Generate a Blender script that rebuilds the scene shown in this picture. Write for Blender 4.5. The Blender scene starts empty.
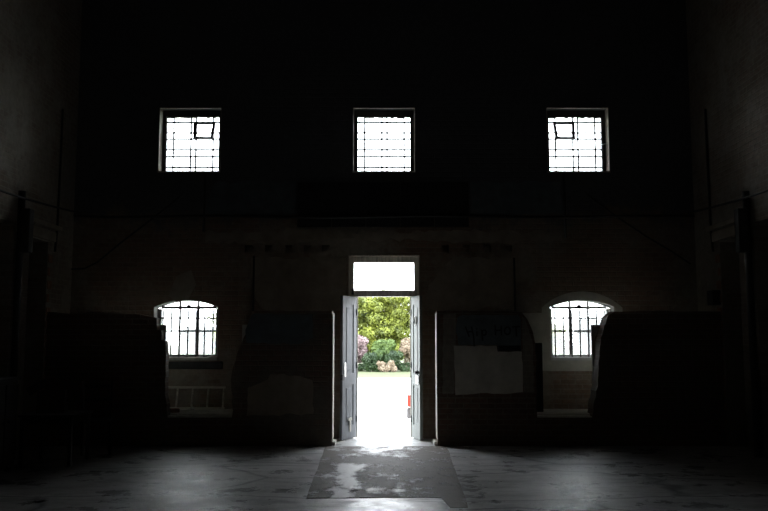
import bpy, bmesh, math, random
from math import sin, cos, tan, pi, radians as R, atan2, hypot
from mathutils import Vector, Matrix
from mathutils.geometry import tessellate_polygon
random.seed(7)
scn = bpy.context.scene
C = scn.collection

# ------------------------------------------------------------------ camera
F = 806.0
TILT = math.atan(83.5 / F)
EYE = 1.57
cam_d = bpy.data.cameras.new('camera'); cam = bpy.data.objects.new('camera', cam_d); C.objects.link(cam)
cam.location = (0, 0, EYE); cam.rotation_euler = (pi / 2 + TILT, 0, 0)
cam_d.sensor_width = 36; cam_d.lens = F / 768 * 36; cam_d.clip_start = .05; cam_d.clip_end = 800
scn.camera = cam

def ray(px, py):
    u = (px - 383.5) / F; v = (255.5 - py) / F
    return Vector((u, cos(TILT) - v * sin(TILT), v * cos(TILT) + sin(TILT)))
def at(px, py, Y):                      # the point of the place seen at a pixel, on the upright plane Y
    d = ray(px, py); k = Y / d.y
    return Vector((d.x * k, Y, EYE + d.z * k))
def atg(px, py, z=0.0):                 # the same on the level plane z
    d = ray(px, py); k = (z - EYE) / d.z
    return Vector((d.x * k, d.y * k, z))
def X(px, py, Y): return at(px, py, Y).x
def Z(py, Y): return at(384, py, Y).z

# ------------------------------------------------------------------ helpers
class MB:
    def __init__(s): s.bm = bmesh.new()
    def box(s, x0, x1, y0, y1, z0, z1, bev=0):
        if x1 < x0: x0, x1 = x1, x0
        M = Matrix.Translation(((x0+x1)/2, (y0+y1)/2, (z0+z1)/2)) @ Matrix.Diagonal((x1-x0, y1-y0, z1-z0, 1))
        r = bmesh.ops.create_cube(s.bm, size=1, matrix=M)
        if bev:
            es = list({e for v in r['verts'] for e in v.link_edges})
            bmesh.ops.bevel(s.bm, geom=es, offset=bev, segments=2, affect='EDGES', profile=.5)
        return s
    def obox(s, M, sx, sy, sz, bev=0):
        r = bmesh.ops.create_cube(s.bm, size=1, matrix=M @ Matrix.Diagonal((sx, sy, sz, 1)))
        if bev:
            es = list({e for v in r['verts'] for e in v.link_edges})
            bmesh.ops.bevel(s.bm, geom=es, offset=bev, segments=2, affect='EDGES', profile=.5)
        return s
    def bar(s, a, b, w, d):
        a, b = Vector(a), Vector(b); v = b - a
        q = v.to_track_quat('Z', 'Y')
        return s.obox(Matrix.Translation((a+b)/2) @ q.to_matrix().to_4x4(), w, d, v.length)
    def cyl(s, a, b, r, r2=None, n=14):
        a, b = Vector(a), Vector(b); v = b - a
        M = Matrix.Translation((a+b)/2) @ v.to_track_quat('Z', 'Y').to_matrix().to_4x4()
        bmesh.ops.create_cone(s.bm, cap_ends=True, segments=n, radius1=r, radius2=r if r2 is None else r2, depth=v.length, matrix=M)
        return s
    def tube(s, pts, r, n=8):
        pts = [Vector(p) for p in pts]; rings = []
        for i, p in enumerate(pts):
            t = (pts[min(i+1, len(pts)-1)] - pts[max(i-1, 0)]).normalized()
            q = t.to_track_quat('Z', 'Y')
            rings.append([s.bm.verts.new(p + q @ Vector((r*cos(2*pi*k/n), r*sin(2*pi*k/n), 0))) for k in range(n)])
        for a, b in zip(rings, rings[1:]):
            for k in range(n): s.bm.faces.new((a[k], a[(k+1) % n], b[(k+1) % n], b[k]))
        s.bm.faces.new(rings[0][::-1]); s.bm.faces.new(rings[-1])
        return s
    def prism(s, poly, y0, y1):          # polygon in (x, z) pushed from y0 to y1
        a = [s.bm.verts.new((x, y0, z)) for x, z in poly]; b = [s.bm.verts.new((x, y1, z)) for x, z in poly]
        n = len(a)
        for t in tessellate_polygon([[Vector((p[0], p[1], 0)) for p in poly]]):
            if len(set(t)) == 3: s.bm.faces.new([a[i] for i in t]); s.bm.faces.new([b[i] for i in reversed(t)])
        for k in range(n): s.bm.faces.new((a[k], b[k], b[(k+1) % n], a[(k+1) % n]))
        return s
    def slab(s, poly, z0, z1):           # polygon in (x, y) pushed from z0 to z1
        a = [s.bm.verts.new((x, y, z0)) for x, y in poly]; b = [s.bm.verts.new((x, y, z1)) for x, y in poly]
        n = len(a)
        for t in tessellate_polygon([[Vector((p[0], p[1], 0)) for p in poly]]):
            if len(set(t)) == 3: s.bm.faces.new([a[i] for i in t]); s.bm.faces.new([b[i] for i in reversed(t)])
        for k in range(n): s.bm.faces.new((a[k], b[k], b[(k+1) % n], a[(k+1) % n]))
        return s
    def ball(s, c, r, sub=2, sq=(1, 1, 1), jit=0):
        rr = bmesh.ops.create_icosphere(s.bm, subdivisions=sub, radius=1, matrix=Matrix.Identity(4))
        for v in rr['verts']:
            k = 1 + random.uniform(-jit, jit)
            v.co = Vector(c) + Vector((v.co.x*sq[0], v.co.y*sq[1], v.co.z*sq[2])) * r * k
        return s
    def xf(s, M):
        bmesh.ops.transform(s.bm, matrix=M, verts=s.bm.verts[:]); return s
    def build(s, name, mat, parent=None, smooth=False):
        bmesh.ops.recalc_face_normals(s.bm, faces=s.bm.faces[:])
        me = bpy.data.meshes.new(name); s.bm.to_mesh(me); s.bm.free()
        if smooth:
            for p in me.polygons: p.use_smooth = True
        me.materials.append(mat)
        o = bpy.data.objects.new(name, me); C.objects.link(o)
        if parent: o.parent = parent
        return o

def tag(o, label, cat, group=None, kind=None):
    o['label'] = label; o['category'] = cat
    if group: o['group'] = group
    if kind: o['kind'] = kind
    return o
def empty(name, loc=(0, 0, 0), rz=0):
    o = bpy.data.objects.new(name, None); C.objects.link(o)
    o.location = loc; o.rotation_euler = (0, 0, rz); o.empty_display_size = .1
    return o
def copy_tree(o, parent=None):
    c = o.copy(); C.objects.link(c)
    if parent: c.parent = parent
    for ch in list(o.children): copy_tree(ch, c)
    return c
def ragged(pts, step=.12, amp=.012, closed=True, lock=()):
    out = []; n = len(pts)
    for i in range(n if closed else n-1):
        a = Vector(pts[i]); b = Vector(pts[(i+1) % n]); L = (b-a).length
        m = 1 if i in lock else max(1, int(L/step))
        for k in range(m):
            p = a.lerp(b, k/m)
            if k: p += Vector((random.uniform(-amp, amp), random.uniform(-amp, amp)))
            out.append((p.x, p.y))
    return out

# ------------------------------------------------------------------ materials
def newmat(name):
    m = bpy.data.materials.new(name); m.use_nodes = True
    nt = m.node_tree; b = nt.nodes['Principled BSDF']
    return m, nt, b
def N(nt, t, **kw):
    n = nt.nodes.new(t)
    for k, v in kw.items():
        if k in n.inputs: n.inputs[k].default_value = v
        else: setattr(n, k, v)
    return n
def ramp(nt, fac, stops):
    r = nt.nodes.new('ShaderNodeValToRGB'); el = r.color_ramp.elements
    while len(el) < len(stops): el.new(.5)
    for e, (p, c) in zip(el, stops):
        e.position = p; e.color = c if len(c) == 4 else (*c, 1)
    nt.links.new(fac, r.inputs['Fac']); return r.outputs['Color']
def mix(nt, fac, a, b, mode='MIX'):
    m = nt.nodes.new('ShaderNodeMix'); m.data_type = 'RGBA'; m.blend_type = mode
    for sock, v in ((m.inputs[0], fac), (m.inputs[6], a), (m.inputs[7], b)):
        if hasattr(v, 'links'): nt.links.new(v, sock)
        elif isinstance(v, (int, float)): sock.default_value = v
        else: sock.default_value = (*v, 1) if len(v) == 3 else v
    return m.outputs[2]
def noise(nt, vec, scale, detail=6, rough=.6):
    n = N(nt, 'ShaderNodeTexNoise'); n.inputs['Scale'].default_value = scale
    n.inputs['Detail'].default_value = detail; n.inputs['Roughness'].default_value = rough
    nt.links.new(vec, n.inputs['Vector']); return n.outputs['Fac']
def bump(nt, b, h, strength=.4, dist=.02):
    bp = N(nt, 'ShaderNodeBump'); bp.inputs['Strength'].default_value = strength; bp.inputs['Distance'].default_value = dist
    nt.links.new(h, bp.inputs['Height']); nt.links.new(bp.outputs['Normal'], b.inputs['Normal'])
def plain(name, col, rough=.7, metal=0, var=.25, scale=9, bmp=.2):
    m, nt, b = newmat(name); tc = N(nt, 'ShaderNodeTexCoord')
    f = noise(nt, tc.outputs['Object'], scale)
    lo = tuple(c*(1-var) for c in col); hi = tuple(min(1, c*(1+var)) for c in col)
    nt.links.new(ramp(nt, f, [(.3, lo), (.7, hi)]), b.inputs['Base Color'])
    b.inputs['Roughness'].default_value = rough; b.inputs['Metallic'].default_value = metal
    if bmp: bump(nt, b, f, bmp, .01)
    return m
def masonry(name, axes, brick1, brick2, mortar, coat, coat_lo=.45, coat_hi=.6, high=None, scale=.55, bands=None):
    """brickwork with patchy worn coat; high = (z, colour): paint above that level, with a ragged lower edge"""
    m, nt, b = newmat(name); tc = N(nt, 'ShaderNodeTexCoord')
    sp = N(nt, 'ShaderNodeSeparateXYZ'); nt.links.new(tc.outputs['Object'], sp.inputs[0])
    cb = N(nt, 'ShaderNodeCombineXYZ')
    for i, a in enumerate(axes): nt.links.new(sp.outputs[a], cb.inputs[i])
    vec = cb.outputs[0]
    br = N(nt, 'ShaderNodeTexBrick'); nt.links.new(vec, br.inputs['Vector'])
    br.inputs['Color1'].default_value = (*brick1, 1); br.inputs['Color2'].default_value = (*brick2, 1); br.inputs['Mortar'].default_value = (*mortar, 1)
    br.inputs['Scale'].default_value = 1; br.inputs['Brick Width'].default_value = .235; br.inputs['Row Height'].default_value = .078
    br.inputs['Mortar Size'].default_value = .009; br.inputs['Mortar Smooth'].default_value = .3; br.inputs['Bias'].default_value = -.2
    obj = tc.outputs['Object']
    n1 = noise(nt, obj, scale, 10, .68); n2 = noise(nt, obj, 3.2, 8, .65); n3 = noise(nt, obj, 14, 5, .6)
    cm = ramp(nt, n1, [(coat_lo, (0, 0, 0)), (coat_hi, (1, 1, 1))])
    cm2 = mix(nt, .75, cm, ramp(nt, n2, [(.4, (0, 0, 0)), (.58, (1, 1, 1))]), 'OVERLAY')
    coatc = mix(nt, n2, tuple(c*.62 for c in coat), coat)
    col = mix(nt, cm2, br.outputs['Color'], coatc)
    if high:
        z0, hc = high
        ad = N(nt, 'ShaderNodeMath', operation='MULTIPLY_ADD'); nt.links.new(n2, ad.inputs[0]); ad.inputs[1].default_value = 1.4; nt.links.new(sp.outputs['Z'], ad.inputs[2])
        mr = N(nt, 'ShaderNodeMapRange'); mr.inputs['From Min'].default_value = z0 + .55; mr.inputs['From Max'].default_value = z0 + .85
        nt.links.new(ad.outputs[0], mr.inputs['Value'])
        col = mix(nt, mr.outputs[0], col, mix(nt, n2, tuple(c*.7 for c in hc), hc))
    col = mix(nt, .55, col, ramp(nt, n3, [(.25, (.45, .45, .45)), (.7, (1, 1, 1))]), 'MULTIPLY')
    nt.links.new(col, b.inputs['Base Color']); b.inputs['Roughness'].default_value = .88
    hs = mix(nt, cm2, br.outputs['Fac'], (.25, .25, .25)); iv = N(nt, 'ShaderNodeInvert'); nt.links.new(hs, iv.inputs['Color'])
    hh = mix(nt, .45, iv.outputs[0], n3)
    bump(nt, b, hh, .6, .02)
    return m
def wood(name, col, rough=.6, axis='Z', var=.35):
    m, nt, b = newmat(name); tc = N(nt, 'ShaderNodeTexCoord'); mp = N(nt, 'ShaderNodeMapping')
    s = [22, 22, 22]; s['XYZ'.index(axis)] = 1.6
    mp.inputs['Scale'].default_value = s; nt.links.new(tc.outputs['Object'], mp.inputs[0])
    f = noise(nt, mp.outputs[0], 1.5, 6, .7)
    nt.links.new(ramp(nt, f, [(.3, tuple(c*(1-var) for c in col)), (.7, tuple(min(1, c*(1+var)) for c in col))]), b.inputs['Base Color'])
    b.inputs['Roughness'].default_value = rough; bump(nt, b, f, .25, .004)
    return m
def leafmat(name, lo, hi, scale=2.5):
    m, nt, b = newmat(name); tc = N(nt, 'ShaderNodeTexCoord')
    f = noise(nt, tc.outputs['Object'], scale, 5, .7)
    col = ramp(nt, f, [(.32, lo), (.68, hi)])
    nt.links.new(col, b.inputs['Base Color']); b.inputs['Roughness'].default_value = .6
    tr = N(nt, 'ShaderNodeBsdfTranslucent'); nt.links.new(col, tr.inputs['Color'])
    mx = N(nt, 'ShaderNodeMixShader'); mx.inputs[0].default_value = .3
    nt.links.new(b.outputs[0], mx.inputs[1]); nt.links.new(tr.outputs[0], mx.inputs[2])
    nt.links.new(mx.outputs[0], nt.nodes['Material Output'].inputs['Surface'])
    return m
def glassmat(name, dirt):
    m, nt, b = newmat(name); out = nt.nodes['Material Output']
    tc = N(nt, 'ShaderNodeTexCoord'); f = noise(nt, tc.outputs['Object'], 3, 6, .7)
    tp = N(nt, 'ShaderNodeBsdfTransparent'); tp.inputs['Color'].default_value = (.95, .97, .96, 1)
    gl = N(nt, 'ShaderNodeBsdfGlossy'); gl.inputs['Roughness'].default_value = .05
    tl = N(nt, 'ShaderNodeBsdfTranslucent'); tl.inputs['Color'].default_value = (.9, .9, .88, 1)
    fr = N(nt, 'ShaderNodeFresnel'); fr.inputs['IOR'].default_value = 1.45
    m1 = N(nt, 'ShaderNodeMixShader'); m2 = N(nt, 'ShaderNodeMixShader')
    d = ramp(nt, f, [(.3, (dirt*.75,)*3), (.7, (min(1, dirt*1.25),)*3)])
    nt.links.new(d, m1.inputs[0]); nt.links.new(tp.outputs[0], m1.inputs[1]); nt.links.new(tl.outputs[0], m1.inputs[2])
    nt.links.new(fr.outputs[0], m2.inputs[0]); nt.links.new(m1.outputs[0], m2.inputs[1]); nt.links.new(gl.outputs[0], m2.inputs[2])
    nt.links.new(m2.outputs[0], out.inputs['Surface'])
    return m

M = {}
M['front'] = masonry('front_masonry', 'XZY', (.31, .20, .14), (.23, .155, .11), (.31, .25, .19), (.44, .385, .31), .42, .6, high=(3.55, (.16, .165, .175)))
M['side'] = masonry('side_masonry', 'YZX', (.28, .21, .16), (.21, .16, .12), (.34, .30, .25), (.42, .375, .31), .4, .56)
M['back'] = masonry('back_masonry', 'XZY', (.6, .57, .52), (.5, .47, .43), (.6, .58, .53), (.72, .70, .66), .3, .5)  # unseen wall, made pale to bounce light onto the end wall
M['part'] = masonry('partition_masonry', 'XZY', (.20, .12, .085), (.14, .09, .065), (.22, .19, .15), (.22, .19, .155), .5, .62)
M['part_pale'] = masonry('limewashed_brick', 'XZY', (.30, .27, .22), (.24, .21, .17), (.33, .30, .25), (.34, .31, .26), .42, .6)
M['ceil'] = plain('ceiling_boards', (.16, .15, .14), .9)
M['plaster'] = plain('white_plaster', (.62, .61, .56), .85, var=.14, scale=5, bmp=.3)
M['plaster_grey'] = plain('grey_plaster', (.56, .53, .46), .85, var=.18, scale=4, bmp=.3)
M['navy'] = plain('navy_paint', (.125, .15, .165), .7, var=.3, scale=5)
M['black'] = plain('black_paint', (.015, .014, .014), .6, var=.3)
M['tan'] = plain('tan_plaster', (.33, .28, .22), .85, var=.25, scale=4)
M['reveal_wood'] = wood('pale_timber', (.55, .49, .41), .7)
M['dark_wood'] = wood('dark_timber', (.06, .05, .045), .6)
M['frame_wood'] = wood('brown_frame_timber', (.62, .575, .50), .6)
M['black_wood'] = wood('blackened_wood', (.022, .019, .017), .38)
M['door'] = wood('weathered_grey_paint', (.135, .145, .16), .6, var=.28)
M['door_r'] = wood('weathered_green_grey_paint', (.135, .155, .142), .6, var=.28)
M['steel'] = plain('dark_steel', (.05, .05, .052), .5, .6, bmp=0)
M['bright'] = plain('worn_bright_steel', (.75, .75, .74), .3, .9, bmp=0)
M['conduit'] = plain('conduit_paint', (.03, .03, .03), .6, bmp=0)
M['white_paint'] = plain('white_window_paint', (.66, .66, .63), .5, var=.1)
M['grey_paint'] = plain('grey_window_paint', (.17, .165, .155), .55, var=.2)
M['ladder'] = wood('old_ladder_wood', (.62, .57, .48), .7, 'X')
M['stone'] = plain('pale_stone', (.52, .50, .45), .85, var=.2)
M['brick'] = plain('broken_brick', (.32, .17, .11), .9, var=.3)
M['platform'] = plain('dusty_platform', (.66, .64, .59), .38, var=.2, scale=6)
M['glass'] = glassmat('dusty_glass', .18)
M['glass_clear'] = glassmat('thin_glass', .14)
M['board'] = wood('blackened_boards', (.02, .02, .022), .7)

# floor: dull polished concrete with stains and scuffs
m, nt, b = newmat('worn_concrete'); tc = N(nt, 'ShaderNodeTexCoord')
mp = N(nt, 'ShaderNodeMapping'); mp.inputs['Scale'].default_value = (.6, 1.5, 1); nt.links.new(tc.outputs['Object'], mp.inputs[0])
f1 = noise(nt, mp.outputs[0], .9, 10, .68); f2 = noise(nt, mp.outputs[0], 2.6, 9, .72); f3 = noise(nt, tc.outputs['Object'], 1.7, 10, .72)
c1 = ramp(nt, f1, [(.3, (.34, .335, .325)), (.7, (.60, .595, .58))])
c2 = mix(nt, .75, c1, ramp(nt, f2, [(.36, (.42, .42, .42)), (.54, (1, 1, 1))]), 'MULTIPLY')
vo = N(nt, 'ShaderNodeTexVoronoi', feature='DISTANCE_TO_EDGE'); vo.inputs['Scale'].default_value = .55   # a few long cracks
wv = N(nt, 'ShaderNodeVectorMath', operation='MULTIPLY_ADD'); wv.inputs[1].default_value = (.35, .35, .35)
nz = N(nt, 'ShaderNodeTexNoise'); nz.inputs['Scale'].default_value = 1.4; nt.links.new(tc.outputs['Object'], nz.inputs['Vector'])
nt.links.new(nz.outputs['Color'], wv.inputs[0]); nt.links.new(mp.outputs[0], wv.inputs[2]); nt.links.new(wv.outputs[0], vo.inputs['Vector'])
c2 = mix(nt, 1, c2, ramp(nt, vo.outputs['Distance'], [(.0, (.25, .25, .25)), (.022, (1, 1, 1))]), 'MULTIPLY')
nt.links.new(c2, b.inputs['Base Color'])
nt.links.new(ramp(nt, f3, [(.42, (.25, .25, .25)), (.64, (.56, .56, .56))]), b.inputs['Roughness'])
bump(nt, b, mix(nt, .5, f2, f3), .9, .03); M['floor'] = m
# worn dark screed in front of the door: brown film, bare pale concrete where feet have worn it off, plus door light painted pale
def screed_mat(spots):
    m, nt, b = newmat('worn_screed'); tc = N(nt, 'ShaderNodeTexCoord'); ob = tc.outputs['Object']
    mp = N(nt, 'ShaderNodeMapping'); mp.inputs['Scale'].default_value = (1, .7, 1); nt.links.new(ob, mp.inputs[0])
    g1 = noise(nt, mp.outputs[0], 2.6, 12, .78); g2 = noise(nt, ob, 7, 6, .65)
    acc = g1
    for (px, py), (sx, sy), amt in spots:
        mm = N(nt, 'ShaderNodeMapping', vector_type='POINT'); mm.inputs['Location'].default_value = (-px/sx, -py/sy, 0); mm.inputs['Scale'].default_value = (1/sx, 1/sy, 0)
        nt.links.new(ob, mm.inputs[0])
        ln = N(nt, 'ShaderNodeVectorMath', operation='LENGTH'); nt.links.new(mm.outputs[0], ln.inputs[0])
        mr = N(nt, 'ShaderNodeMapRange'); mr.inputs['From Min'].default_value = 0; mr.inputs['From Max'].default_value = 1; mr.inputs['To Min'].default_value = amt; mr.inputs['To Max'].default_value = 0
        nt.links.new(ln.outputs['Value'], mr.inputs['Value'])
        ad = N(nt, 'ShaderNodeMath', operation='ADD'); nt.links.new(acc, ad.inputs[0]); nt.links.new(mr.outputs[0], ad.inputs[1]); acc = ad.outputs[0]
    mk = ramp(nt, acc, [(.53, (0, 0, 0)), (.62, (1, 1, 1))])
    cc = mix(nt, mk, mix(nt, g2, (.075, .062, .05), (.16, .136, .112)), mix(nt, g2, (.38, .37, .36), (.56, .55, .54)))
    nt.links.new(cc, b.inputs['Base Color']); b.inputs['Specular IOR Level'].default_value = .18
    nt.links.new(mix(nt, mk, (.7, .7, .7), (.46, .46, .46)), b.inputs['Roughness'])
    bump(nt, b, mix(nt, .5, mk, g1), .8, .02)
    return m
M['gravel'] = plain('pale_gravel', (.62, .60, .57), .95, var=.12, scale=30)
m, nt, b = newmat('mown_lawn'); tc = N(nt, 'ShaderNodeTexCoord')
nt.links.new(ramp(nt, noise(nt, tc.outputs['Object'], .8, 8, .7), [(.3, (.046, .058, .014)), (.7, (.064, .074, .024))]), b.inputs['Base Color'])
b.inputs['Roughness'].default_value = .9; M['lawn'] = m

# ------------------------------------------------------------------ measures of the hall
D, OUT = 13.0, 13.3                     # inner and outer face of the end wall
HALF = -X(70, 300, D)                   # half width of the hall
TOP, BACK = 8.6, -7.0
GROUND = -.2
UZ0, UZ1 = Z(172, D), Z(107.5, D)       # upper windows
UW = X(414.7, 140, D)                   # half width
UX = X(577.6, 140, D)
DW = X(419.2, 300, D); DZ = Z(255, D)   # doorway
LZ0 = Z(358.5, D); LSP = Z(307, D); LCR = Z(299.5, D)
LX0, LX1 = X(152.5, 330, D), X(217.5, 330, D); LXC = (LX0+LX1)/2; LW = (LX1-LX0)/2

# ------------------------------------------------------------------ floor, ceiling, side and back walls
fm = MB(); fm.box(-HALF-.8, HALF+.8, BACK-.3, D+.08, -.25, 0)
tag(fm.build('floor', M['floor']), 'worn grey concrete floor of the dark hall', 'floor', kind='structure')
tag(MB().box(-HALF-.8, HALF+.8, BACK-.3, OUT, TOP, TOP+.3).build('ceiling', M['ceil']), 'unlit dark ceiling high over the hall', 'ceiling', kind='structure')
tag(MB().box(-HALF-.8, HALF+.8, BACK-.3, BACK, 0, TOP).build('wall_back', M['back']), 'plain brick wall closing the hall behind the viewer', 'wall', kind='structure')
pp = [atg(325, 446.5), atg(445, 446.5), atg(449, 452), atg(467.5, 508), atg(450, 508), atg(441, 498), atg(425, 497.5), atg(306, 498.5)]
pl = ragged([(p.x, p.y) for p in pp], .4, .01)
def sp_(px, py): p = atg(px, py); return (p.x, p.y)
M['screed'] = screed_mat([(sp_(380, 449), (.8, 1.4), .11), (sp_(352, 471), (.45, .9), .16), (sp_(341, 497), (.2, 2.2), .22), (sp_(395, 487), (.6, .9), .05)])  # first spot paints the pool of door light; the rest are wear
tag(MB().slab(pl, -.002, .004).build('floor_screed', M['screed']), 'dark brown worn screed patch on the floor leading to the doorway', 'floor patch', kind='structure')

def side_wall(sgn, name, label):
    w = MB(); x0 = sgn*HALF; x1 = sgn*(HALF+.6)
    def bx(y0, y1, z0, z1, xa=x0): w.box(min(xa, x1), max(xa, x1), y0, y1, z0, z1)
    n0, n1, nz = 11.25, 12.05, 3.02        # blocked doorway recess
    m0, m1 = 10.3, 10.92                   # a second, taller recess
    bx(BACK, m0, 0, TOP); bx(m1, n0, 0, TOP); bx(n1, OUT, 0, TOP)
    bx(n0, n1, nz, TOP); bx(n0, n1, 0, nz, sgn*(HALF+.28))
    bx(m0, m1, 3.15, TOP); bx(m0, m1, 0, 3.15, sgn*(HALF+.22))
    o = w.build(name, M['side']); tag(o, label, 'wall', kind='structure')
    # lintel and worn corbel ledge over the recess
    l = MB(); l.box(x0-sgn*.05, x0+sgn*.02, n0-.12, n1+.18, nz+.02, nz+.17, .012); l.box(x0-sgn*.09, x0+sgn*.02, n0-.2, n1+.3, nz+.2, nz+.27, .012)
    l.build('lintel', M['tan'], o)
    q = MB()                               # toothed brick edge of the recess
    for k in range(14): q.box(x0-sgn*.012, x0+sgn*.05, n1+.02, n1+(.16 if k % 2 else .09), .12+k*.2, .24+k*.2)
    q.build('toothed_brick_edge', M['brick'], o)
    return o
wl = side_wall(-1, 'wall_left', 'left side wall of the hall with a blocked doorway recess')
wr = side_wall(1, 'wall_right', 'right side wall of the hall with a blocked doorway recess')

# ------------------------------------------------------------------ end wall with openings, joist holes
def grid_wall(rects, x0, x1, z0, z1):
    """rects: (xa, xb, za, zb, depth) - depth 0 goes right through, else a pocket"""
    xs = sorted({x0, x1, *[r[0] for r in rects], *[r[1] for r in rects]}); zs = sorted({z0, z1, *[r[2] for r in rects], *[r[3] for r in rects]})
    w = MB()
    for i in range(len(zs)-1):
        zc = (zs[i]+zs[i+1])/2; j = 0
        def cell(j):
            xc = (xs[j]+xs[j+1])/2
            for r in rects:
                if r[0] < xc < r[1] and r[2] < zc < r[3]: return r[4]
            return None
        while j < len(xs)-1:
            c = cell(j); k = j
            while k+1 < len(xs)-1 and cell(k+1) == c: k += 1
            if c is None: w.box(xs[j], xs[k+1], D, OUT, zs[i], zs[i+1])
            elif c: w.box(xs[j], xs[k+1], D+c, OUT, zs[i], zs[i+1])
            j = k+1
    return w
rects = [(s*UX-UW, s*UX+UW, UZ0, UZ1, 0) for s in (-1, 0, 1)]
rects.append((-DW, DW, -.25, DZ, 0))
for s in (-1, 1): rects.append((s*-LXC-LW, s*-LXC+LW, LZ0, LCR, 0))
for px in (248, 268, 288, 307, 325, 445, 466, 487, 508):
    xx = X(px, 248, D); rects.append((xx-.055, xx+.055, Z(251.5, D), Z(245, D), .16))
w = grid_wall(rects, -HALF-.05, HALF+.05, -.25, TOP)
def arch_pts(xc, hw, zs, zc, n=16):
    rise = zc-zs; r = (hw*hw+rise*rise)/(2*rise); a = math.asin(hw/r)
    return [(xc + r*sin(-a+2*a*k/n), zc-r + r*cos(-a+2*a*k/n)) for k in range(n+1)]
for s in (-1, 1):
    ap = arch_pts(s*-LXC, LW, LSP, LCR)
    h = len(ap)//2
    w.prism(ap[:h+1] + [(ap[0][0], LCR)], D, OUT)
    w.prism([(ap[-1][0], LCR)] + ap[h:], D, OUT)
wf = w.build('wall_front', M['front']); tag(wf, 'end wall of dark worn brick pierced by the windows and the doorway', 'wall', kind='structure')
# patches of plaster and old lime on the end wall
def wall_patch(name, pxs, mat, th=.012, parent=wf, Y=D, amp=.03, step=.13):
    poly = [(at(a, b_, Y).x, at(a, b_, Y).z) for a, b_ in pxs]
    return MB().prism(ragged(poly, step, amp), Y-th, Y+.004).build(name, mat, parent)
wall_patch('plaster_patch', [(176, 276), (191, 270), (196, 285), (188, 299), (176, 302), (168, 296)], M['tan'])
wall_patch('plaster_patch', [(250, 258), (345, 258), (345, 312), (300, 312), (262, 309), (253, 296)], M['tan'], .008)
wall_patch('plaster_patch', [(452, 258), (512, 258), (512, 300), (470, 312), (430, 309), (428, 285)], M['tan'], .008)
wall_patch('lime_band', [(205, 232), (300, 230), (384, 233), (480, 231), (560, 233), (562, 241), (480, 243), (384, 240), (300, 242), (205, 243)], M['tan'], .02, amp=.045, step=.1)
wall_patch('plaster_patch', [(214, 182), (296, 182), (296, 214), (204, 214)], M['navy'], .006)
wall_patch('plaster_patch', [(470, 182), (560, 182), (562, 214), (470, 214)], M['navy'], .006)

# whitewashed surround of the right arched window
xc = -LXC
wo = MB()
ao = arch_pts(xc, LW+.125, LSP-.01, LCR+.13, 20); ai = arch_pts(xc, LW, LSP, LCR, 20)
wo.prism(ao + ai[::-1], D-.016, D+.005)
zb = Z(371, D)
wo.prism(ragged([(X(521, 350, D), Z(313, D)), (xc-LW-.125, Z(313, D)), (xc-LW-.125, LSP-.01), (xc-LW, LSP), (xc-LW, zb), (X(521, 350, D), zb)], .1, .006, lock=(2, 3)), D-.014, D+.005)
wo.prism(ragged([(xc+LW, zb), (xc+LW, LSP), (xc+LW+.125, LSP-.01), (xc+LW+.14, zb)], .1, .006, lock=(0, 1)), D-.014, D+.005)
wo.prism([(xc-LW, zb), (xc+LW, zb), (xc+LW, LZ0), (xc-LW, LZ0)], D-.014, D+.005)
o = wo.build('trim_1', M['plaster_grey']); tag(o, 'whitewashed arched surround of the right ground-level window', 'window surround', kind='structure')

# ------------------------------------------------------------------ upper windows
def upper_window(n, s, label):
    root = empty(f'window_{n}', (s*UX, D, UZ0)); tag(root, label, 'window', 'high square windows in a row on the end wall', 'structure')
    h = UZ1-UZ0; W = UW; y0 = .18
    rv = MB()                              # thin pale lining of the opening
    rv.box(-W, -W+.012, -.008, y0, 0, h); rv.box(W-.012, W, -.008, y0, 0, h); rv.box(-W, W, -.008, .02, h-.014, h); rv.box(-W, W, -.02, y0+.05, -.012, .014)
    rv.build('lining', M['reveal_wood'], root)
    t = .075; fr = MB()
    fr.box(-W+.012, -W+t, y0, y0+.07, 0, h); fr.box(W-t, W-.012, y0, y0+.07, 0, h)
    fr.box(-W+t, W-t, y0, y0+.07, h-.105, h); fr.box(-W+t, W-t, y0, y0+.07, .014, .04)
    # crumbling lower edge of the head
    for k in range(16):
        xa = -W+t+(2*W-2*t)*k/16; fr.box(xa, xa+(2*W-2*t)/16, y0+.01, y0+.05, h-.105-random.uniform(.0, .022), h-.10)
    fr.build('frame', M['dark_wood'], root)
    gb = MB(); r = .0122
    vx = [(p-383.5)/62.0 for p in (363.3, 381.3, 386.6, 404.4)]
    hz = [UZ1-UZ0-(p-107.5)*(h/64.5) for p in (119, 129.7, 136, 146.8, 153.8, 164.8)]
    for x in vx: gb.box(x-r, x+r, y0+.03, y0+.05, .04, h-.105)
    for z in hz: gb.box(-W+t, W-t, y0+.03, y0+.05, z-r, z+r)
    gb.build('glazing_bars', M['steel'], root)
    MB().box(-W+t, W-t, y0+.044, y0+.047, .04, h-.10).build('pane', M['glass_clear'], root)
    if s:
        # pivoting vent sash tilted out of line, in the pane nearest the middle of the hall
        xa, xb = ((vx[2]-.02, vx[3]-.0) if s < 0 else (vx[0]-.0, vx[1]+.01))
        za, zb_ = hz[2], hz[0]-.012
        vs = MB(); e = .021; lean = .03*(1 if s > 0 else -1)
        pts = [Vector((xa+.008, y0-.04, za)), Vector((xb-.008, y0-.04, za)), Vector((xb+.008, y0+.06, zb_)), Vector((xa-.012, y0+.06, zb_))]
        for a, b2 in zip(pts, pts[1:]+pts[:1]): vs.bar(a, b2, e*2, e*1.6)
        vs.build('vent_sash', M['steel'], root)
        q = MB(); xs_ = (vx[0], vx[1]) if s < 0 else (vx[2], vx[3])
        q.box(xs_[0], xs_[1], y0+.02, y0+.05, hz[5]-.012, hz[5]+.012); q.build('patch_bar', M['steel'], root)
    if s > 0:
        MB().cyl((W-.1, y0-.02, h*.45), (W-.012, .06, h*.46), .008).build('stay', M['bright'], root)
    return root
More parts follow.
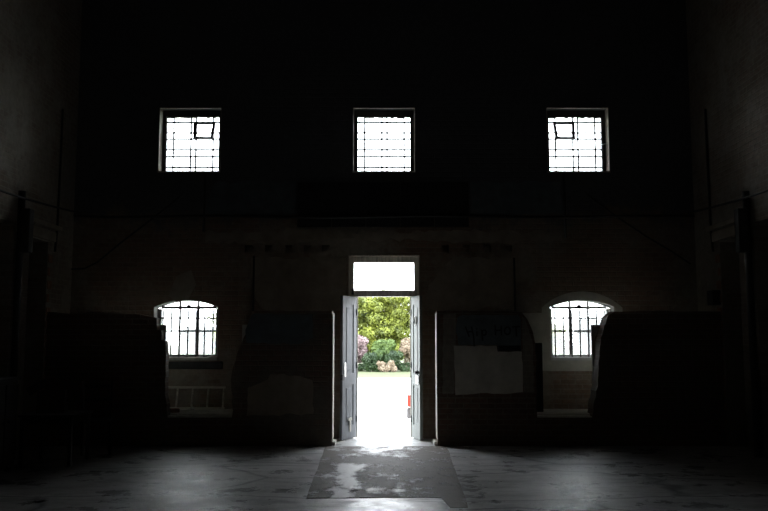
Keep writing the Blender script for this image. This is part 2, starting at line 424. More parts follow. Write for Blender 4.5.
upper_window(1, -1, 'left high square window, its vent sash tilted at the upper right')
upper_window(2, 0, 'middle high square window directly over the doorway')
upper_window(3, 1, 'right high square window, its vent sash tilted at the upper left')

# ------------------------------------------------------------------ arched windows
def arched_window(n, s, label, paint):
    root = empty(f'window_{n}', (s*-LXC, D, LZ0)); tag(root, label, 'window', 'barred arched windows beside the doorway', 'structure')
    zs, zc, W = LSP-LZ0, LCR-LZ0, LW; y0 = .19
    dx = lambda px: (px-184.7)/62.0 * 1.02
    zz = lambda py: Z(py, D+y0)-LZ0
    lin = MB()                             # white lining of the reveal
    ap = arch_pts(0, W, zs, zc, 16); ap2 = arch_pts(0, W-.012, zs-.004, zc-.012, 16)
    lin.prism(ap+ap2[::-1], .0, y0)
    lin.box(-W, -W+.012, 0, y0, 0, zs); lin.box(W-.012, W, 0, y0, 0, zs)
    lin.build('lining', M['plaster'], root)
    fr = MB(); t = .075
    ao = arch_pts(0, W, zs, zc+.03, 16); ai = arch_pts(0, W-.02, zs-.01, zc-.018, 16)
    fr.prism(ao+ai[::-1], y0, y0+.07)
    fr.box(-W+.01, -W+t, y0, y0+.07, .0, zs-.02); fr.box(W-t, W-.01, y0, y0+.07, .0, zs-.02)
    zt = zz(307.5)
    fr.box(-W+t, W-t, y0, y0+.06, zt-.022, zt+.022)
    fr.box(-W+t, W-t, y0, y0+.07, .02, zz(354.5))
    fr.build('frame', paint, root)
    sb = MB(); sb.box(-W+.0, W+.0, -.05, y0, -.03, .022, .006); sb.build('sill', M['white_paint'] if s > 0 else M['stone'], root)
    gb = MB()
    for k in (-1, 1):
        x = k*(W-t)/3 + .0; tk = .019 if (k == 1) == (s < 0) else .012
        gb.box(x-tk, x+tk, y0+.01, y0+.055, .06, zt); gb.box(x-.0135, x+.0135, y0+.02, y0+.05, zt, zc-.02)
    gb.box(-W+t, W-t, y0+.02, y0+.05, zz(318)-.012, zz(318)+.012); gb.box(-W+t, W-t, y0+.015, y0+.055, zz(331)-.014, zz(331)+.014)
    gb.build('glazing_bars', M['grey_paint'], root)
    MB().box(-W+t, W-t, y0+.04, y0+.043, .05, zc-.05).build('pane', M['glass'], root)
    MB().cyl((0, y0-.02, zt+.02), (0, y0+.03, zt+.02), .026).build('catch', M['steel'], root)
    for k in range(7):                     # iron bars before the glass, stopping below the top light
        x = (k-3)*.1355
        MB().cyl((x, y0-.03, .0), (x, y0-.03, zz(310.5)), .0122, n=8).build('iron_bar', M['steel'], root)
    return root
arched_window(4, -1, 'barred arched window left of the doorway, dark frame', M['grey_paint'])
arched_window(5, 1, 'barred arched window right of the doorway, white surround', M['white_paint'])
# added black strip, repeating the dark band under the left sill
o = MB().box(X(171, 364, D)-.35, X(222, 364, D), D-.035, D+.01, Z(369, D), Z(361.5, D), .006).build('dark_strip', M['board'])
tag(o, 'black strip on the wall under the left arched window sill', 'board')

# ------------------------------------------------------------------ doorway frame, doors
fy = D+.07
fr = MB(); t = .085
zt0, zt1 = Z(296.3, D), Z(290.3, D)
fr.box(-DW, -DW+t, fy, fy+.14, 0, DZ); fr.box(DW-t, DW, fy, fy+.14, 0, DZ)
fr.box(-DW+t, DW-t, fy, fy+.14, DZ-.11, DZ); fr.box(-DW+t, DW-t, fy-.02, fy+.14, zt0, zt1)
for s in (-1, 1):
    x = s*(DW-t); fr.box(min(x, x-s*.065), max(x, x-s*.065), fy+.09, fy+.14, 0, zt0)
fo = fr.build('trim_2', M['frame_wood']); tag(fo, 'timber door frame with one wide transom light over the doors', 'door frame', kind='structure')
lp = MB(); e = .017
lp.box(-DW, -DW+e, D-.006, fy, zt0, DZ); lp.box(DW-e, DW, D-.006, fy, zt0, DZ); lp.box(-DW+e, DW-e, D-.006, fy, DZ-e, DZ)
lp.build('lining_strip', M['reveal_wood'], fo)
MB().box(-DW+t, DW-t, fy+.06, fy+.064, zt1, DZ-.11).build('transom_pane', M['glass_clear'], fo)
cl = MB(); cl.box(-DW+.05, -DW+.09, fy-.03, fy+.01, zt0+.03, zt0+.13); cl.build('catch', M['steel'], fo)

def door_leaf(n, s, ang, label, mat):
    root = empty(f'door_{n}', (s*(DW-.09), fy+.07, 0.0)); tag(root, label, 'door', kind='structure')
    wd, h, th = .475, zt0-.005, .045
    # built along -x' from the hinge, then swung into the hall
    A = -pi/2 - ang if s < 0 else -pi/2 + ang
    def put(mb): return mb.xf(Matrix.Rotation(A, 4, 'Z'))
    st = MB(); z0 = .012; sw = .1; side = 1 if s < 0 else -1
    yb0, yb1 = (0, th) if s < 0 else (-th, 0)
    st.box(0, sw, yb0, yb1, z0, h); st.box(wd-sw, wd, yb0, yb1, z0, h)
    for za, zb2 in ((z0, .22), (.85, 1.03), (h-.13, h)): st.box(sw, wd-sw, yb0, yb1, za, zb2)
    put(st).build('stiles_and_rails', mat, root)
    ya, yb = yb0+.012, yb1-.012
    for za, zb2 in ((.22, .85), (1.03, h-.13)):
        p = MB(); p.box(sw, wd-sw, ya, yb, za, zb2); p.box(sw+.045, wd-sw-.045, ya-.008, yb+.008, za+.05, zb2-.05, .005)
        put(p).build('panel', mat, root)
    face = yb1 if s < 0 else yb0           # face turned to the middle of the doorway
    sg = 1 if s < 0 else -1
    for z in (.3, 1.15, 2.0):
        hg = MB(); hg.cyl((0.004, face+sg*.006, z-.05), (.004, face+sg*.006, z+.05), .009, n=8); put(hg).build('hinge', M['steel'], root)
    if s > 0:
        k = MB(); k.box(wd-.16, wd-.03, min(face, face+sg*.02), max(face, face+sg*.02), .87, 1.0, .004); put(k).build('lock_case', M['bright'], root)
        k = MB(); k.box(wd-.09, wd-.02, face+sg*.03-.008, face+sg*.03+.008, 1.0, 1.09, .004); k.cyl((wd-.045, face, 1.05), (wd-.045, face+sg*.07, 1.05), .022); put(k).build('handle', M['steel'], root)
        k = MB(); c = (wd/2+.0, face+sg*.004, 1.86); ring = [(c[0]+.07*cos(a), c[1], c[2]+.07*sin(a)) for a in [2*pi*i/20 for i in range(21)]]
        k.tube(ring, .008, 6); put(k).build('painted_ring', M['white_paint'], root)
    else:
        k = MB(); k.box(wd-.05, wd+.02, face-.03, face+.012, .93, 1.02, .004); put(k).build('latch', M['steel'], root)
        k = MB(); k.box(wd-.1, wd-.045, face, face+.012, .98, 1.2, .003); put(k).build('cover_plate', M['bright'], root)
        k = MB(); k.box(.2, .25, face, face+.014, .12, .34, .003); k.box(.16, .3, face, face+.014, .29, .33, .003); put(k).build('bolt', M['stone'], root)
    return root
door_leaf(1, -1, R(25), 'left door leaf, grey panelled, swung open into the hall', M['door'])
door_leaf(2, 1, R(14), 'right door leaf with bright lock case, swung open into the hall', M['door_r'])

# ------------------------------------------------------------------ partitions in front of the end wall
PF, PB = 12.1, 12.42
def P(px, py): p = at(px, py, PF); return (p.x, p.z)
def Pl(lst): return [P(*q) for q in lst]
def plinth(name, poly, mat, label, back=PB):
    o = MB().prism(poly, PF, back).build(name, mat); return tag(o, label, 'partition wall', kind='structure')
PH = P(300, 311)[1]
zl = .0
def fl(x): return (x, 0.0)
xi = P(331.5, 400)[0]
po = ragged(Pl([(255, 311.5), (331.5, 310.5)]) , .12, .006, False) + [P(331.5, 310.5), (xi, .12), (xi, 0.0), (P(231.5, 430)[0], 0.0)] + ragged(Pl([(231.5, 417), (231, 375), (238, 350), (244, 336), (252, 318)]), .07, .014, False)
wa = plinth('wall_partition_inner_left', po, M['part'], 'low brick partition between the left gap and the doorway')
xo = -HALF - .1
po = [(xo, PH-.01)] + ragged([(-HALF, PH-.012), P(60, 313), P(100, 312), P(140, 314.5), P(149, 317)], .1, .012, False) + ragged(Pl([(a_-5, b_) for a_, b_ in [(161, 318), (161.3, 330), (165.5, 330.5), (165.5, 340), (169.5, 341), (170.8, 356), (169.5, 380), (170.5, 400), (171.5, 418)]]), .06, .012, False) + [(P(166.5, 430)[0], 0), (xo, 0)]
wb = plinth('wall_partition_outer_left', po, M['part'], 'low brick partition from the left gap to the left side wall', PF+.18)
xi2 = P(437, 400)[0]
po = [(xi2, 0), (xi2, P(437, 311)[1])] + ragged(Pl([(437, 311), (490, 310.5), (521, 312)]), .12, .006, False) + ragged(Pl([(521, 312), (529, 324), (533.5, 337), (535, 345), (536, 380), (536.5, 418)]), .07, .012, False) + [(P(536.5, 430)[0], 0)]
wc = plinth('wall_partition_inner_right', po, M['part'], 'low brick partition with painted writing, between doorway and right gap')
xo = HALF+.1
po = [(xo, 0), (P(592, 430)[0], 0)] + ragged(Pl([(a_+5, b_) for a_, b_ in [(587, 418), (588.5, 402), (592.5, 383), (594, 350), (595, 338), (598, 330), (600.5, 323), (603, 315.5), (608, 311.5)]]), .05, .012, False) + ragged(Pl([(614, 311.5), (650, 311), (700, 312)]), .12, .01, False) + [(HALF, PH-.01), (xo, PH-.01)]
wd_ = plinth('wall_partition_outer_right', po, M['part'], 'low brick partition from the right gap to the right side wall')

for o_ in (wa, wb, wc, wd_):
    xs_ = [v.co.x for v in o_.data.vertices]; a_, b_ = max(min(xs_), -HALF+.02)+.1, min(max(xs_), HALF-.02)-.1
    MB().box(a_, b_, (PB if o_ is not wb else PF+.18)-.004, (PB if o_ is not wb else PF+.18)+.008, .5, PH-.2).build('bounce_sheet', M['plaster'], o_)  # unseen pale sheets added to bounce window light into the alcoves
def pp_(name, pxs, mat, parent, th=.008, amp=.012, step=.08):
    return MB().prism(ragged(Pl(pxs), step, amp), PF-th, PF+.003).build(name, mat, parent)
# left partition: blue top, black stain, tan plaster
pp_('blue_painted_plaster', [(252, 314), (312, 314), (313, 338), (300, 344), (246, 343), (245, 330)], M['navy'], wa)
pp_('tan_plaster', [(247, 388), (262, 382), (270, 374), (300, 376), (312, 380), (313, 414), (246, 416)], M['tan'], wa, .006, .02)
# right partition
pp_('limewashed_brick', [(443, 314), (456, 313), (455, 345), (453, 394), (442, 394)], M['part_pale'], wc, .005, .01)
nb = pp_('blue_painted_plaster', [(457, 317), (462, 315), (518, 315), (520.5, 320), (520.5, 351), (497.5, 351), (497, 345), (458, 345), (455, 330)], M['navy'], wc, .008, .006)
pp_('pale_plaster', [(453, 345.6), (496, 345.6), (497, 351.6), (521.5, 351.6), (522.5, 392), (505, 394), (480, 393), (455, 395)], M['plaster_grey'], wc, .008, .008)
pp_('limewashed_brick', [(521.8, 316), (527, 326), (532, 342), (533.5, 392), (523.2, 392), (521.8, 340)], M['part_pale'], wc, .005, .008)
bb = MB()
q0, q1 = P(498, 351), P(520, 345.5); bb.box(q0[0], q1[0], PF-.013, PF+.002, q0[1], q1[1]); bb.build('black_painted_band', M['black'], wc)
# brush writing "Hip HOT" on the blue patch
def strokes(name, lst, r, parent):
    k = MB()
    for s in lst:
        pts = [(*P(*q),) for q in s]
        for a, b2 in zip(pts, pts[1:]):
            va, vb = Vector((a[0], PF-.0095, a[1])), Vector((b2[0], PF-.0095, b2[1]))
            k.bar(va, vb, .004, r*2) if False else None
            d = (vb-va); nrm = Vector((-d.z, 0, d.x)).normalized()*r; ex = d.normalized()*r*.6
            poly = [va-ex+nrm, va-ex-nrm, vb+ex-nrm, vb+ex+nrm]
            k.prism([(p.x, p.z) for p in poly], PF-.0115, PF-.006)
    return k.build(name, M['black'], parent)
circ = lambda cx, cy, rx, ry, n=10: [(cx+rx*cos(2*pi*i/n), cy+ry*sin(2*pi*i/n)) for i in range(n+1)]
strokes('painted_writing', [
    [(465, 327), (468.5, 336.5)], [(471, 327), (473, 336), (473.7, 346)], [(467, 332), (472, 331.5)],
    [(476.2, 331.5), (476.4, 335.5)], [(476, 328.5), (476.2, 329.2)],
    [(481, 330), (482, 340.5)], circ(483.6, 332.6, 2.1, 2.6),
    [(494.5, 325.5), (495, 335)], [(500.5, 326), (500.8, 335)], [(495, 330.6), (500.6, 330.2)],
    circ(506.8, 330.8, 2.9, 3.8),
    [(512, 327), (519, 326.5)], [(515.4, 327), (515.8, 336)]], .0105, wc)
# stone blocks at the feet of the partition ends by the door
for px, s, lab, par in ((333.5, -1, 'l', wa), (435.5, 1, 'r', wc)):
    x = xi if s < 0 else xi2
    MB().box(min(x, x-s*.05), max(x, x-s*.05), PB-.26, PB, 0, .06, .01).build('foot_stone', M['stone'], par)
    k = MB(); k.box(min(x, x-s*.008)-.001, max(x, x-s*.008)+.001, PF+.01, PB-.005, .1, PH-.03); k.build('lit_end_sheet', M['plaster_grey'], par)  # pale sheet painting the door light onto the partition end

# raised platforms in the alcoves behind the partitions
pz = Z(409, D)
for s, lab, nm in ((-1, 'dusty raised platform behind the left gap, below the arched window', 'floor_alcove_left'), (1, 'dusty raised platform behind the right gap, below the white arched window', 'floor_alcove_right')):
    xe = s*.86
    bm_ = MB(); xa, xb = sorted((s*(HALF+.02), xe))
    if s < 0: g0, g1 = P(166.5, 417)[0]-.03, P(231.5, 417)[0]+.03
    else: g0, g1 = P(536.5, 417)[0]-.03, P(592, 417)[0]+.03
    bm_.box(xa, xb, PB-.005, D+.001, 0, pz)
    n = 14                                  # crumbled front edge in the gap
    for k in range(n):
        u0, u1 = g0+(g1-g0)*k/n, g0+(g1-g0)*(k+1)/n; f = random.uniform(-.012, .02)
        bm_.prism([(u0, 0), (u1, 0), (u1, pz-.03+f*.3), (u0, pz-.03+f*.3)], PF+.03+f, PB-.02)
        bm_.prism([(u0, 0), (u1, 0), (u1, pz-.004), (u0, pz-.004)], PF+.16+f, PB+.01)
    o = bm_.build(nm, M['platform']); tag(o, lab, 'platform', kind='structure')
    k = MB(); k.box(g0+.03, g1-.03, PF+.004, PF+.02, 0, pz-.05); k.build('brick_riser', M['part'], o)

# things in the alcoves
lx = X(225.5, 397, D-.06); lad = empty('ladder', (0, 0, 0)); tag(lad, 'pale wooden ladder lying on its side against the wall under the left window', 'ladder')
zb0, zb1 = pz+.005, pz+.345
ly = lambda z: D-.07 - .1*(1-(z-zb0)/(zb1-zb0))
x0l = lx-1.9
for z in (zb0+.018, zb1): MB().box(x0l, lx, ly(z)-.02, ly(z)+.02, z-.018, z+.018, .004).build('rail', M['ladder'], lad)
for k in range(8):
    x = lx-.03-k*.245
    MB().cyl((x, ly(zb0+.018), zb0+.018), (x, ly(zb1), zb1), .016, n=10).build('rung', M['ladder'], lad)
p = at(174.3, 412, PF+.3)
o = MB().obox(Matrix.Translation((p.x, p.y, pz+.03)) @ Matrix.Rotation(.5, 4, 'Z'), .13, .09, .062, .01).build('brick', M['brick']); tag(o, 'broken reddish brick at the left end of the left alcove platform', 'brick')
p = at(192, 407, D-.25)
o = MB().ball((p.x, p.y, pz+.03), .035, 2, (1.3, .9, .8), .12).build('stone', M['stone']); tag(o, 'small pale stone before the ladder in the left alcove', 'stone')
p = at(213, 356, D)
dk = MB(); dk.bar((p.x-.06, D-.0, LZ0+.03), (p.x+.07, D+.05, LZ0+.075), .03, .02)
dk.bar((p.x-.1, D+.03, LZ0+.032), (p.x+.1, D+.01, LZ0+.03), .02, .016)
o = dk.build('wood_offcut', M['reveal_wood']); tag(o, 'pale splintered offcut lying on the left arched window sill', 'wood offcut')
# dark post beside the right gap, standing on the platform
x0, x1 = X(536.3, 370, PB+.1), X(541.8, 370, PB+.1)
ps = MB(); ps.box(x0-.03, x1, PB+.06, PB+.16, pz, Z(343, PB+.1), .008)
o = ps.build('post', M['black_wood']); tag(o, 'dark timber post standing at the left side of the right gap', 'post')

# ------------------------------------------------------------------ board, pipes and cables on the walls
bd = empty('wall_board', (0, D, 0)); tag(bd, 'wide black boarded panel on the wall under the middle high window', 'panel')
bx0, bx1, bz0, bz1 = X(297, 200, D), X(468, 200, D), Z(227, D), Z(183, D)
for k in range(5):
    xa = bx0+(bx1-bx0)*k/5; MB().box(xa+.004, xa+(bx1-bx0)/5-.004, -.035, .004, bz0, bz1, .004).build('board', M['board'], bd)
def conduit(name, pts, r, label, cat, mat='conduit'):
    o = MB().tube(pts, r, 8).build(name, M[mat], smooth=True); return tag(o, label, cat)
yw = D-.05
zp = Z(217, D)
conduit('conduit', [(-HALF+.02, yw, Z(216, D))]+[(x, yw, zp + .012*sin(x*1.7)) for x in [(-45+k*6)/10 for k in range(16)]]+[(HALF-.02, yw, Z(216.5, D))], .022, 'dark conduit running level across the whole end wall under the high windows', 'conduit')
x = X(204, 200, D); conduit('conduit', [(x, yw+.02, Z(232, D)), (x, yw+.02, Z(200, D)), (x, yw+.02, Z(174, D))], .02, 'dark vertical conduit dropping below the left high window', 'conduit')
x = X(563.5, 200, D); conduit('conduit', [(x, yw+.02, Z(238, D)), (x, yw+.02, Z(210, D)), (x, yw+.02, Z(174, D))], .02, 'dark vertical conduit dropping below the right high window', 'conduit')
x = X(253, 290, D); conduit('conduit', [(x, yw+.035, Z(311, D)), (x, yw+.035, Z(280, D)), (x, yw+.035, Z(256, D))], .014, 'thin dark conduit above the left partition, left of the doorway', 'conduit')
x = X(514, 290, D); conduit('conduit', [(x, yw+.035, Z(311, D)), (x, yw+.035, Z(280, D)), (x, yw+.035, Z(258, D))], .014, 'thin dark conduit above the right partition, right of the doorway', 'conduit')
def pt(px, py, Y=D-.016): return tuple(at(px, py, Y))
conduit('stay_bar', [pt(180, 196), pt(150, 220), pt(120, 243), pt(97, 262), pt(84, 268.5), pt(71, 269)], .014, 'dark sloping bar on the end wall left of the left high window', 'bar')
conduit('stay_bar', [pt(585, 193), pt(615, 216), pt(645, 236), pt(672, 252), pt(690, 264)], .014, 'dark sloping bar on the end wall right of the right high window', 'bar')
for s, nm in ((-1, 'left'), (1, 'right')):
    xw = s*(HALF-.13)
    pts = []
    for k in range(15):
        y = 12.9-k*.42; pts.append((xw, y, Z(214, D)-.14*k/14*.5 - .1*sin(k/14*pi) + .0))
    conduit('cable', pts, .016, f'dark cable sagging along the {nm} side wall towards the viewer', 'cable')
    dp = conduit('downpipe', [(s*(HALF-.06), 10.98, 0), (s*(HALF-.06), 10.98, 2.9), (s*(HALF-.06), 10.98, 3.6)], .05, f'dark downpipe on the {nm} side wall between its two recesses', 'pipe', 'conduit')
    hp = MB(); hp.box(s*(HALF-.14)-.07, s*(HALF-.14)+.14*s*0+.07, 10.91, 11.05, 2.75, 3.35, .01)
    hp.build('hopper_box', M['conduit'], dp)
    conduit('conduit', [(s*(HALF-.024), 12.25, 2.9), (s*(HALF-.024), 12.3, 3.3), (s*(HALF-.024), 12.32, 4.3), (s*(HALF-.024), 12.32, 5.15)], .018, f'thin conduit rising on the {nm} side wall beside the recess lintel', 'conduit')
p = at(716, 300, 12.15)
jb = MB().box(HALF-.12, HALF+.005, 12.1, 12.32, Z(305, 12.2), Z(297, 12.2)+.1, .01).build('junction_box', M['conduit']); tag(jb, 'small black junction box low on the right side wall', 'box')

# ------------------------------------------------------------------ dark furniture by the left wall
tb = empty('square_table', (-4.2, 10.5, 0)); tag(tb, 'small dark square table in the gloom by the left wall', 'table')
tw, td, tz = .30, .30, .63
MB().box(-tw-.05, tw+.05, -td-.04, td+.04, tz-.03, tz, .006).build('tabletop', M['black_wood'], tb)
MB().box(-tw, tw, -td, td, tz-.11, tz-.03).build('apron', M['black_wood'], tb)
for sx in (-1, 1):
    for sy in (-1, 1): MB().box(sx*tw-.022, sx*tw+.022, sy*td-.022, sy*td+.022, 0, tz-.03, .004).build('leg', M['black_wood'], tb)
ch = empty('wooden_chair', (-3.98, 11.35, 0), R(200)); tag(ch, 'dark wooden chair with curved back behind the square table', 'chair')
MB().box(-.21, .21, -.21, .21, .43, .465, .012).build('seat', M['black_wood'], ch)
for sx in (-1, 1):
    MB().cyl((sx*.18, .18, 0), (sx*.17, .17, .43), .018, .021, 10).build('leg', M['black_wood'], ch)
    MB().tube([(sx*.18, -.22, 0), (sx*.18, -.19, .43), (sx*.185, -.22, .7), (sx*.19, -.28, .98)], .018, 10).build('leg', M['black_wood'], ch, True)
k = MB()
for z in (.72, .9):
    k.tube([(-.19, -.245-(z-.72)*.2, z), (-.1, -.28-(z-.72)*.2, z), (0, -.29-(z-.72)*.2, z), (.1, -.28-(z-.72)*.2, z), (.19, -.245-(z-.72)*.2, z)], .03, 8)
k.build('backrest', M['black_wood'], ch, True)
MB().cyl((-.17, 0, .2), (.17, 0, .2), .012, n=8).build('stretcher', M['black_wood'], ch)
cb_ = empty('cupboard', (-4.72, 9.55, 0)); tag(cb_, 'low black cupboard against the left wall, nearest the viewer', 'cupboard')
MB().box(-.3, .28, -.34, .34, .06, 1.08, .012).build('body', M['black_wood'], cb_)
MB().box(-.32, .31, -.37, .37, 1.08, 1.115, .01).build('top', M['black_wood'], cb_)
for y in (-.17, .17):
    d = MB().box(.28, .297, y-.155, y+.155, .12, 1.03, .005).build('door', M['black_wood'], cb_)
    MB().ball((.315, y+(-.11 if y > 0 else .11), .6), .018).build('knob', M['steel'], d, True)
for sx in (-.25, .23):
    for sy in (-.28, .28): MB().box(sx-.03, sx+.03, sy-.03, sy+.03, 0, .06).build('foot', M['black_wood'], cb_)
bx_ = empty('cardboard_box', (-4.28, 10.55, tz), R(12)); tag(bx_, 'dark open box standing on the square table', 'box')
M['card'] = plain('dark_cardboard', (.045, .036, .028), .6)
k = MB(); k.box(-.17, .17, -.13, -.122, 0, .28); k.box(-.17, .17, .122, .13, 0, .28); k.box(-.17, -.162, -.13, .13, 0, .28); k.box(.162, .17, -.13, .13, 0, .28); k.box(-.17, .17, -.13, .13, 0, .008)
k.build('body', M['card'], bx_)
k = MB(); k.bar((.17, 0, .28), (.27, 0, .24), .005, .26); k.build('flap', M['card'], bx_)
k = MB(); k.bar((-.17, 0, .28), (-.22, 0, .37), .005, .26); k.build('flap', M['card'], bx_)

# ------------------------------------------------------------------ outside
LAWN = atg(384, 378, GROUND).y
tag(MB().box(-60, 60, OUT+.001, LAWN, GROUND-.3, GROUND).build('driveway', M['gravel']), 'pale gravel driveway outside the open doors', 'driveway', kind='structure')
tag(MB().box(-150, 150, LAWN, 220, GROUND-.3, GROUND+.015).build('lawn', M['lawn']), 'bright mown lawn beyond the gravel driveway', 'lawn', kind='structure')
tag(MB().slab([(-DW+.004, D+.082), (DW-.004, D+.082), (DW-.004, OUT+.002), (.75, OUT+.002), (.75, OUT+.42), (-.75, OUT+.42), (-.75, OUT+.002), (-DW+.004, OUT+.002)], GROUND, -.1).build('trim_3', M['stone']), 'stone step outside the doorway', 'step', kind='structure')

def foliage(lumps, n, size, flat=.0, tall=1.0):
    tot = sum(r*r for _, r in lumps); vs, fs = [], []
    for c, r in lumps:
        for _ in range(int(n*r*r/tot)):
            d = Vector((random.gauss(0, 1), random.gauss(0, 1), random.gauss(0, 1)))
            if d.length < 1e-4: continue
            d.normalize(); rr = r*(.62+.42*random.random()**.6)
            p = Vector(c)+Vector((d.x*rr, d.y*rr, d.z*rr*tall))
            nrm = (d*(1-flat)+Vector((0, -.2, 1))*flat+Vector((random.uniform(-.6, .6), random.uniform(-.6, .6), random.uniform(-.6, .6)))).normalized()
            u = nrm.orthogonal().normalized(); u.rotate(Matrix.Rotation(random.uniform(0, 6.28), 3, nrm)); v = nrm.cross(u)
            s = size*random.uniform(.6, 1.3); i = len(vs)
            vs += [p-u*s, p-v*s*.5, p+u*s, p+v*s*.5]; fs.append((i, i+1, i+2, i+3))
    return vs, fs
def tree(name, x, y, lumps, n, size, mat, label, cat, trunk=.1, flat=.0, tall=1.0, th=None, group=None):
    root = empty(name, (x, y, GROUND)); tag(root, label, cat, group)
    vs, fs = foliage(lumps, n, size, flat, tall)
    me = bpy.data.meshes.new('foliage'); me.from_pydata([tuple(v) for v in vs], [], fs); me.materials.append(mat)
    o = bpy.data.objects.new('foliage', me); C.objects.link(o); o.parent = root
    t = MB(); zt = th or max(c[2] for c, r in lumps)
    t.cyl((0, 0, 0), (0, 0, zt), trunk, trunk*.35, 10)
    for c, r in lumps[:14]: t.cyl((0, 0, min(zt, max(.1, c[2]-r*.5))*.8), c, trunk*.35, trunk*.12, 6)
    t.build('trunk', M['bark'], root)
    return root
M['bark'] = plain('bark', (.10, .075, .055), .9)
L1 = leafmat('conifer_sprays', (.018, .034, .005), (.30, .34, .045), 1.5)  # dark tone paints the shaded gaps between sprays
L2 = leafmat('shrub_leaves', (.04, .08, .014), (.135, .20, .042), 1.2)
L2d = leafmat('dark_shrub_leaves', (.014, .034, .010), (.045, .085, .022), 1.2)
L3 = leafmat('pinkish_leaves', (.16, .11, .11), (.38, .28, .275), 1.5)
L4 = leafmat('peach_blossom', (.18, .145, .085), (.38, .29, .21), 1.6)
L5 = leafmat('distant_leaves', (.05, .07, .02), (.13, .13, .045), .5)
L6 = leafmat('bluish_leaves', (.035, .055, .06), (.075, .10, .115), .5)
# the big yellow-green conifer behind the shrubs
ty = 47.0
def zpx(py, y): return Z(py, y)-GROUND
def rnd_lumps(n, rx, ry, z0, z1, r0, r1, taper=0):
    out = []
    for _ in range(n):
        z = random.uniform(z0, z1); k = 1-taper*(z-z0)/(z1-z0)
        a = random.uniform(0, 2*pi); q = math.sqrt(random.random())
        out.append(((cos(a)*rx*k*q, sin(a)*ry*k*q, z), random.uniform(r0, r1)))
    return out
ztop = zpx(288, ty)
tree('conifer', .3, ty+1.2, rnd_lumps(230, 3.6, 1.3, .7, ztop-.3, .4, .62), 80000, .085, L1, 'broad yellow-green conifer filling the view through the doorway', 'tree', .22, .45, .62, th=ztop*.7)
tree('conifer', -7.2, ty+2.2, rnd_lumps(50, 3.0, 1.4, .8, ztop-.5, .4, .7), 12000, .1, L1, 'yellow-green conifer on the left flank of the garden border', 'tree', .2, .45, .62, th=ztop*.65)
tree('conifer', 7.6, ty+2.0, rnd_lumps(50, 3.2, 1.4, .8, ztop-.4, .4, .7), 12000, .1, L1, 'yellow-green conifer on the right flank of the garden border', 'tree', .2, .45, .62, th=ztop*.65)
sy = 44.6
def sx_(px, y=sy): return X(px, 350, y)
tree('green_shrub', sx_(382), sy, rnd_lumps(26, .75, .5, .5, zpx(338, sy)-.25, .22, .38, .35), 9000, .065, L2, 'tall fresh green shrub in the middle of the garden border', 'shrub', .06, .2)
tree('dark_shrub', sx_(372), sy-.5, rnd_lumps(14, .45, .3, .25, zpx(352, sy)-.2, .18, .3), 4000, .055, L2d, 'dark green shrub left of the low peach-blossomed bush', 'shrub', .05, .2)
tree('dark_shrub', sx_(392), sy-.45, rnd_lumps(14, .45, .3, .25, zpx(350, sy)-.2, .18, .3), 4000, .055, L2d, 'dark green shrub behind the low peach-blossomed bush, right side', 'shrub', .05, .2)
tree('dark_shrub', sx_(406), sy-.2, rnd_lumps(8, .4, .3, .12, .42, .14, .22), 2500, .05, L2d, 'low dark shrub at the foot of the right pinkish shrub', 'shrub', .04, .2)
tree('dark_shrub', sx_(361), sy-.1, rnd_lumps(8, .5, .3, .12, .38, .14, .22), 2500, .05, L2d, 'low dark shrub at the foot of the left pinkish shrub', 'shrub', .04, .2)
tree('pink_shrub', sx_(356.5), sy+.15, rnd_lumps(24, .6, .45, .5, zpx(334, sy)-.3, .22, .36, .3), 8000, .06, L3, 'pinkish leaved shrub at the left jamb of the doorway view', 'shrub', .06, .1)
tree('pink_shrub', sx_(410.5), sy+.15, rnd_lumps(24, .6, .45, .5, zpx(337, sy)-.3, .22, .36, .3), 8000, .06, L4, 'pale pinkish shrub at the right jamb of the doorway view', 'shrub', .06, .1)
tree('peach_shrub', sx_(386), sy-1.0, rnd_lumps(10, .42, .25, .16, .5, .13, .2), 3000, .045, L4, 'low peach-blossomed bush at the lawn edge', 'shrub', .035, .1)
for i, (x, y, h, mt, lab) in enumerate((
    (-11.4, 62, 2.7, L5, 'distant yellowing tree seen through the left arched window'),
    (-15.6, 70, 2.5, L5, 'distant tree at the far left end of the lawn'),
    (-13.2, 58, 2.9, L6, 'distant bluish conifer seen through the left arched window'),
    (12.4, 62, 2.8, L5, 'distant yellowing tree seen through the right arched window'),
    (14.9, 58, 3.4, L6, 'distant bluish conifer seen through the right arched window'),
    (18.6, 70, 2.6, L5, 'distant tree at the far right end of the lawn'))):
    tree('tree', x, y, rnd_lumps(24, 1.5, 1.2, .5, h-.5, .4, .6, .3), 6000, .14, mt, lab, 'tree', .14, .2)

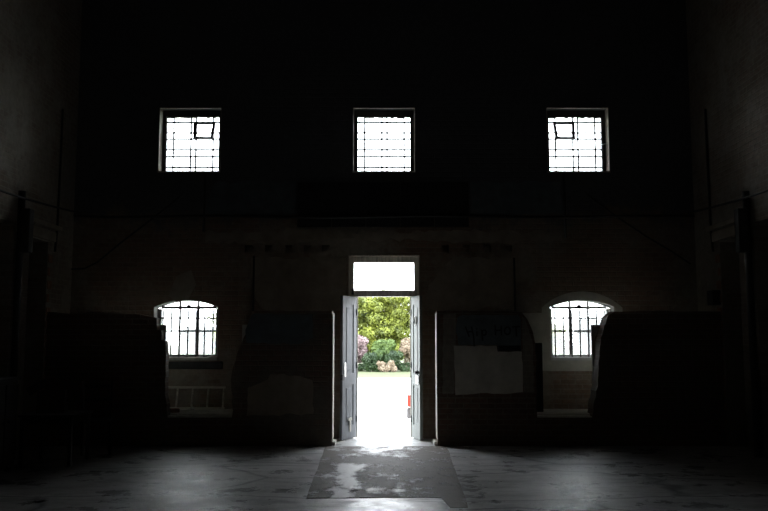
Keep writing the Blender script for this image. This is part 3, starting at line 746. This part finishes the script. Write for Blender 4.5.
# ------------------------------------------------------------------ parked car, its rear corner beside the right door leaf
M['car'] = plain('silver_car_paint', (.55, .55, .56), .3, .2, var=.03, bmp=0)
M['tail'] = plain('red_lens', (.6, .07, .05), .25, bmp=0)
M['tyre'] = plain('tyre_rubber', (.02, .02, .02), .8)
M['trimgrey'] = plain('grey_bumper_plastic', (.12, .12, .125), .6)
M['carglass'] = plain('dark_car_glass', (.02, .025, .03), .1, bmp=0)
cx0 = X(408.1, 405, 15.3); cy0 = 15.15
car = empty('car', (cx0, cy0, GROUND), R(-10)); tag(car, 'silver hatchback outside the right door leaf, only its red tail lamp showing', 'car')
prof = [(.0, .32), (.02, .62), (.06, .9), (.3, 1.38), (.5, 1.46), (1.5, 1.48), (2.0, 1.4), (2.75, .98), (3.55, .84), (3.8, .7), (3.84, .32)]
k = MB(); rings = []
for j, (yy, sq, zsq) in enumerate(((0, .93, .0), (.06, 1, 0), (.8, 1, 0), (1.54, 1, 0), (1.6, .93, 0))):
    rr = []
    for (x, z) in prof:
        tumble = .16*max(0, (z-.9)/.58); edge = (yy-.8)/.8
        rr.append(k.bm.verts.new((1.9+(x-1.9)*sq, .8+(yy-.8)*(1-tumble), z)))
    rings.append(rr)
for a, b2 in zip(rings, rings[1:]):
    for i in range(len(prof)): k.bm.faces.new((a[i], a[(i+1) % len(prof)], b2[(i+1) % len(prof)], b2[i]))
k.bm.faces.new(rings[0]); k.bm.faces.new(rings[-1][::-1])
k.build('body', M['car'], car)
for y in (-.008, 1.56):
    g = MB(); g.prism([(.42, .95), (.52, 1.34), (1.55, 1.38), (1.95, 1.33), (2.5, .98)], 0, .012)
    g.xf(Matrix.Translation((0, y+(.085 if y < 1 else -.03), 0))).build('side_window', M['carglass'], car)
MB().obox(Matrix.Translation((.15, .8, 1.14)) @ Matrix.Rotation(R(27), 4, 'Y'), .02, 1.2, .36).build('rear_window', M['carglass'], car)
for y in (-.03, 1.43): MB().box(-.03, .12, y, y+.2, .52, .74, .02).build('tail_light', M['tail'], car)
MB().box(-.045, .16, -.01, 1.61, .3, .5, .03).build('bumper', M['trimgrey'], car)
for x in (.72, 3.1):
    for y in (.0, 1.42):
        wh = MB().cyl((x, y, .3), (x, y+.19, .3), .3, n=28).build('wheel', M['tyre'], car)
        MB().cyl((x, y-.008 if y < 1 else y+.1, .3), (x, y+.1 if y < 1 else y+.198, .3), .19, n=20).build('hub_cap', M['bright'], wh)

# ------------------------------------------------------------------ light: an overcast day outside, nothing lit inside
w = bpy.data.worlds.new('world'); scn.world = w; w.use_nodes = True
nt = w.node_tree; bg = nt.nodes['Background']
tc = N(nt, 'ShaderNodeTexCoord'); sp = N(nt, 'ShaderNodeSeparateXYZ'); nt.links.new(tc.outputs['Generated'], sp.inputs[0])
nt.links.new(ramp(nt, sp.outputs['Z'], [(0, (.93, .96, 1)), (1, (.82, .9, 1))]), bg.inputs['Color'])
bg.inputs['Strength'].default_value = 11.0

scn.view_settings.view_transform = 'Standard'; scn.view_settings.look = 'None'
scn.view_settings.gamma = 1; scn.view_settings.exposure = 0; scn.view_settings.use_curve_mapping = False
scn.cycles.use_denoising = True
scn.cycles.max_bounces = 14; scn.cycles.diffuse_bounces = 8; scn.cycles.transparent_max_bounces = 16
scn.cycles.sample_clamp_indirect = 6
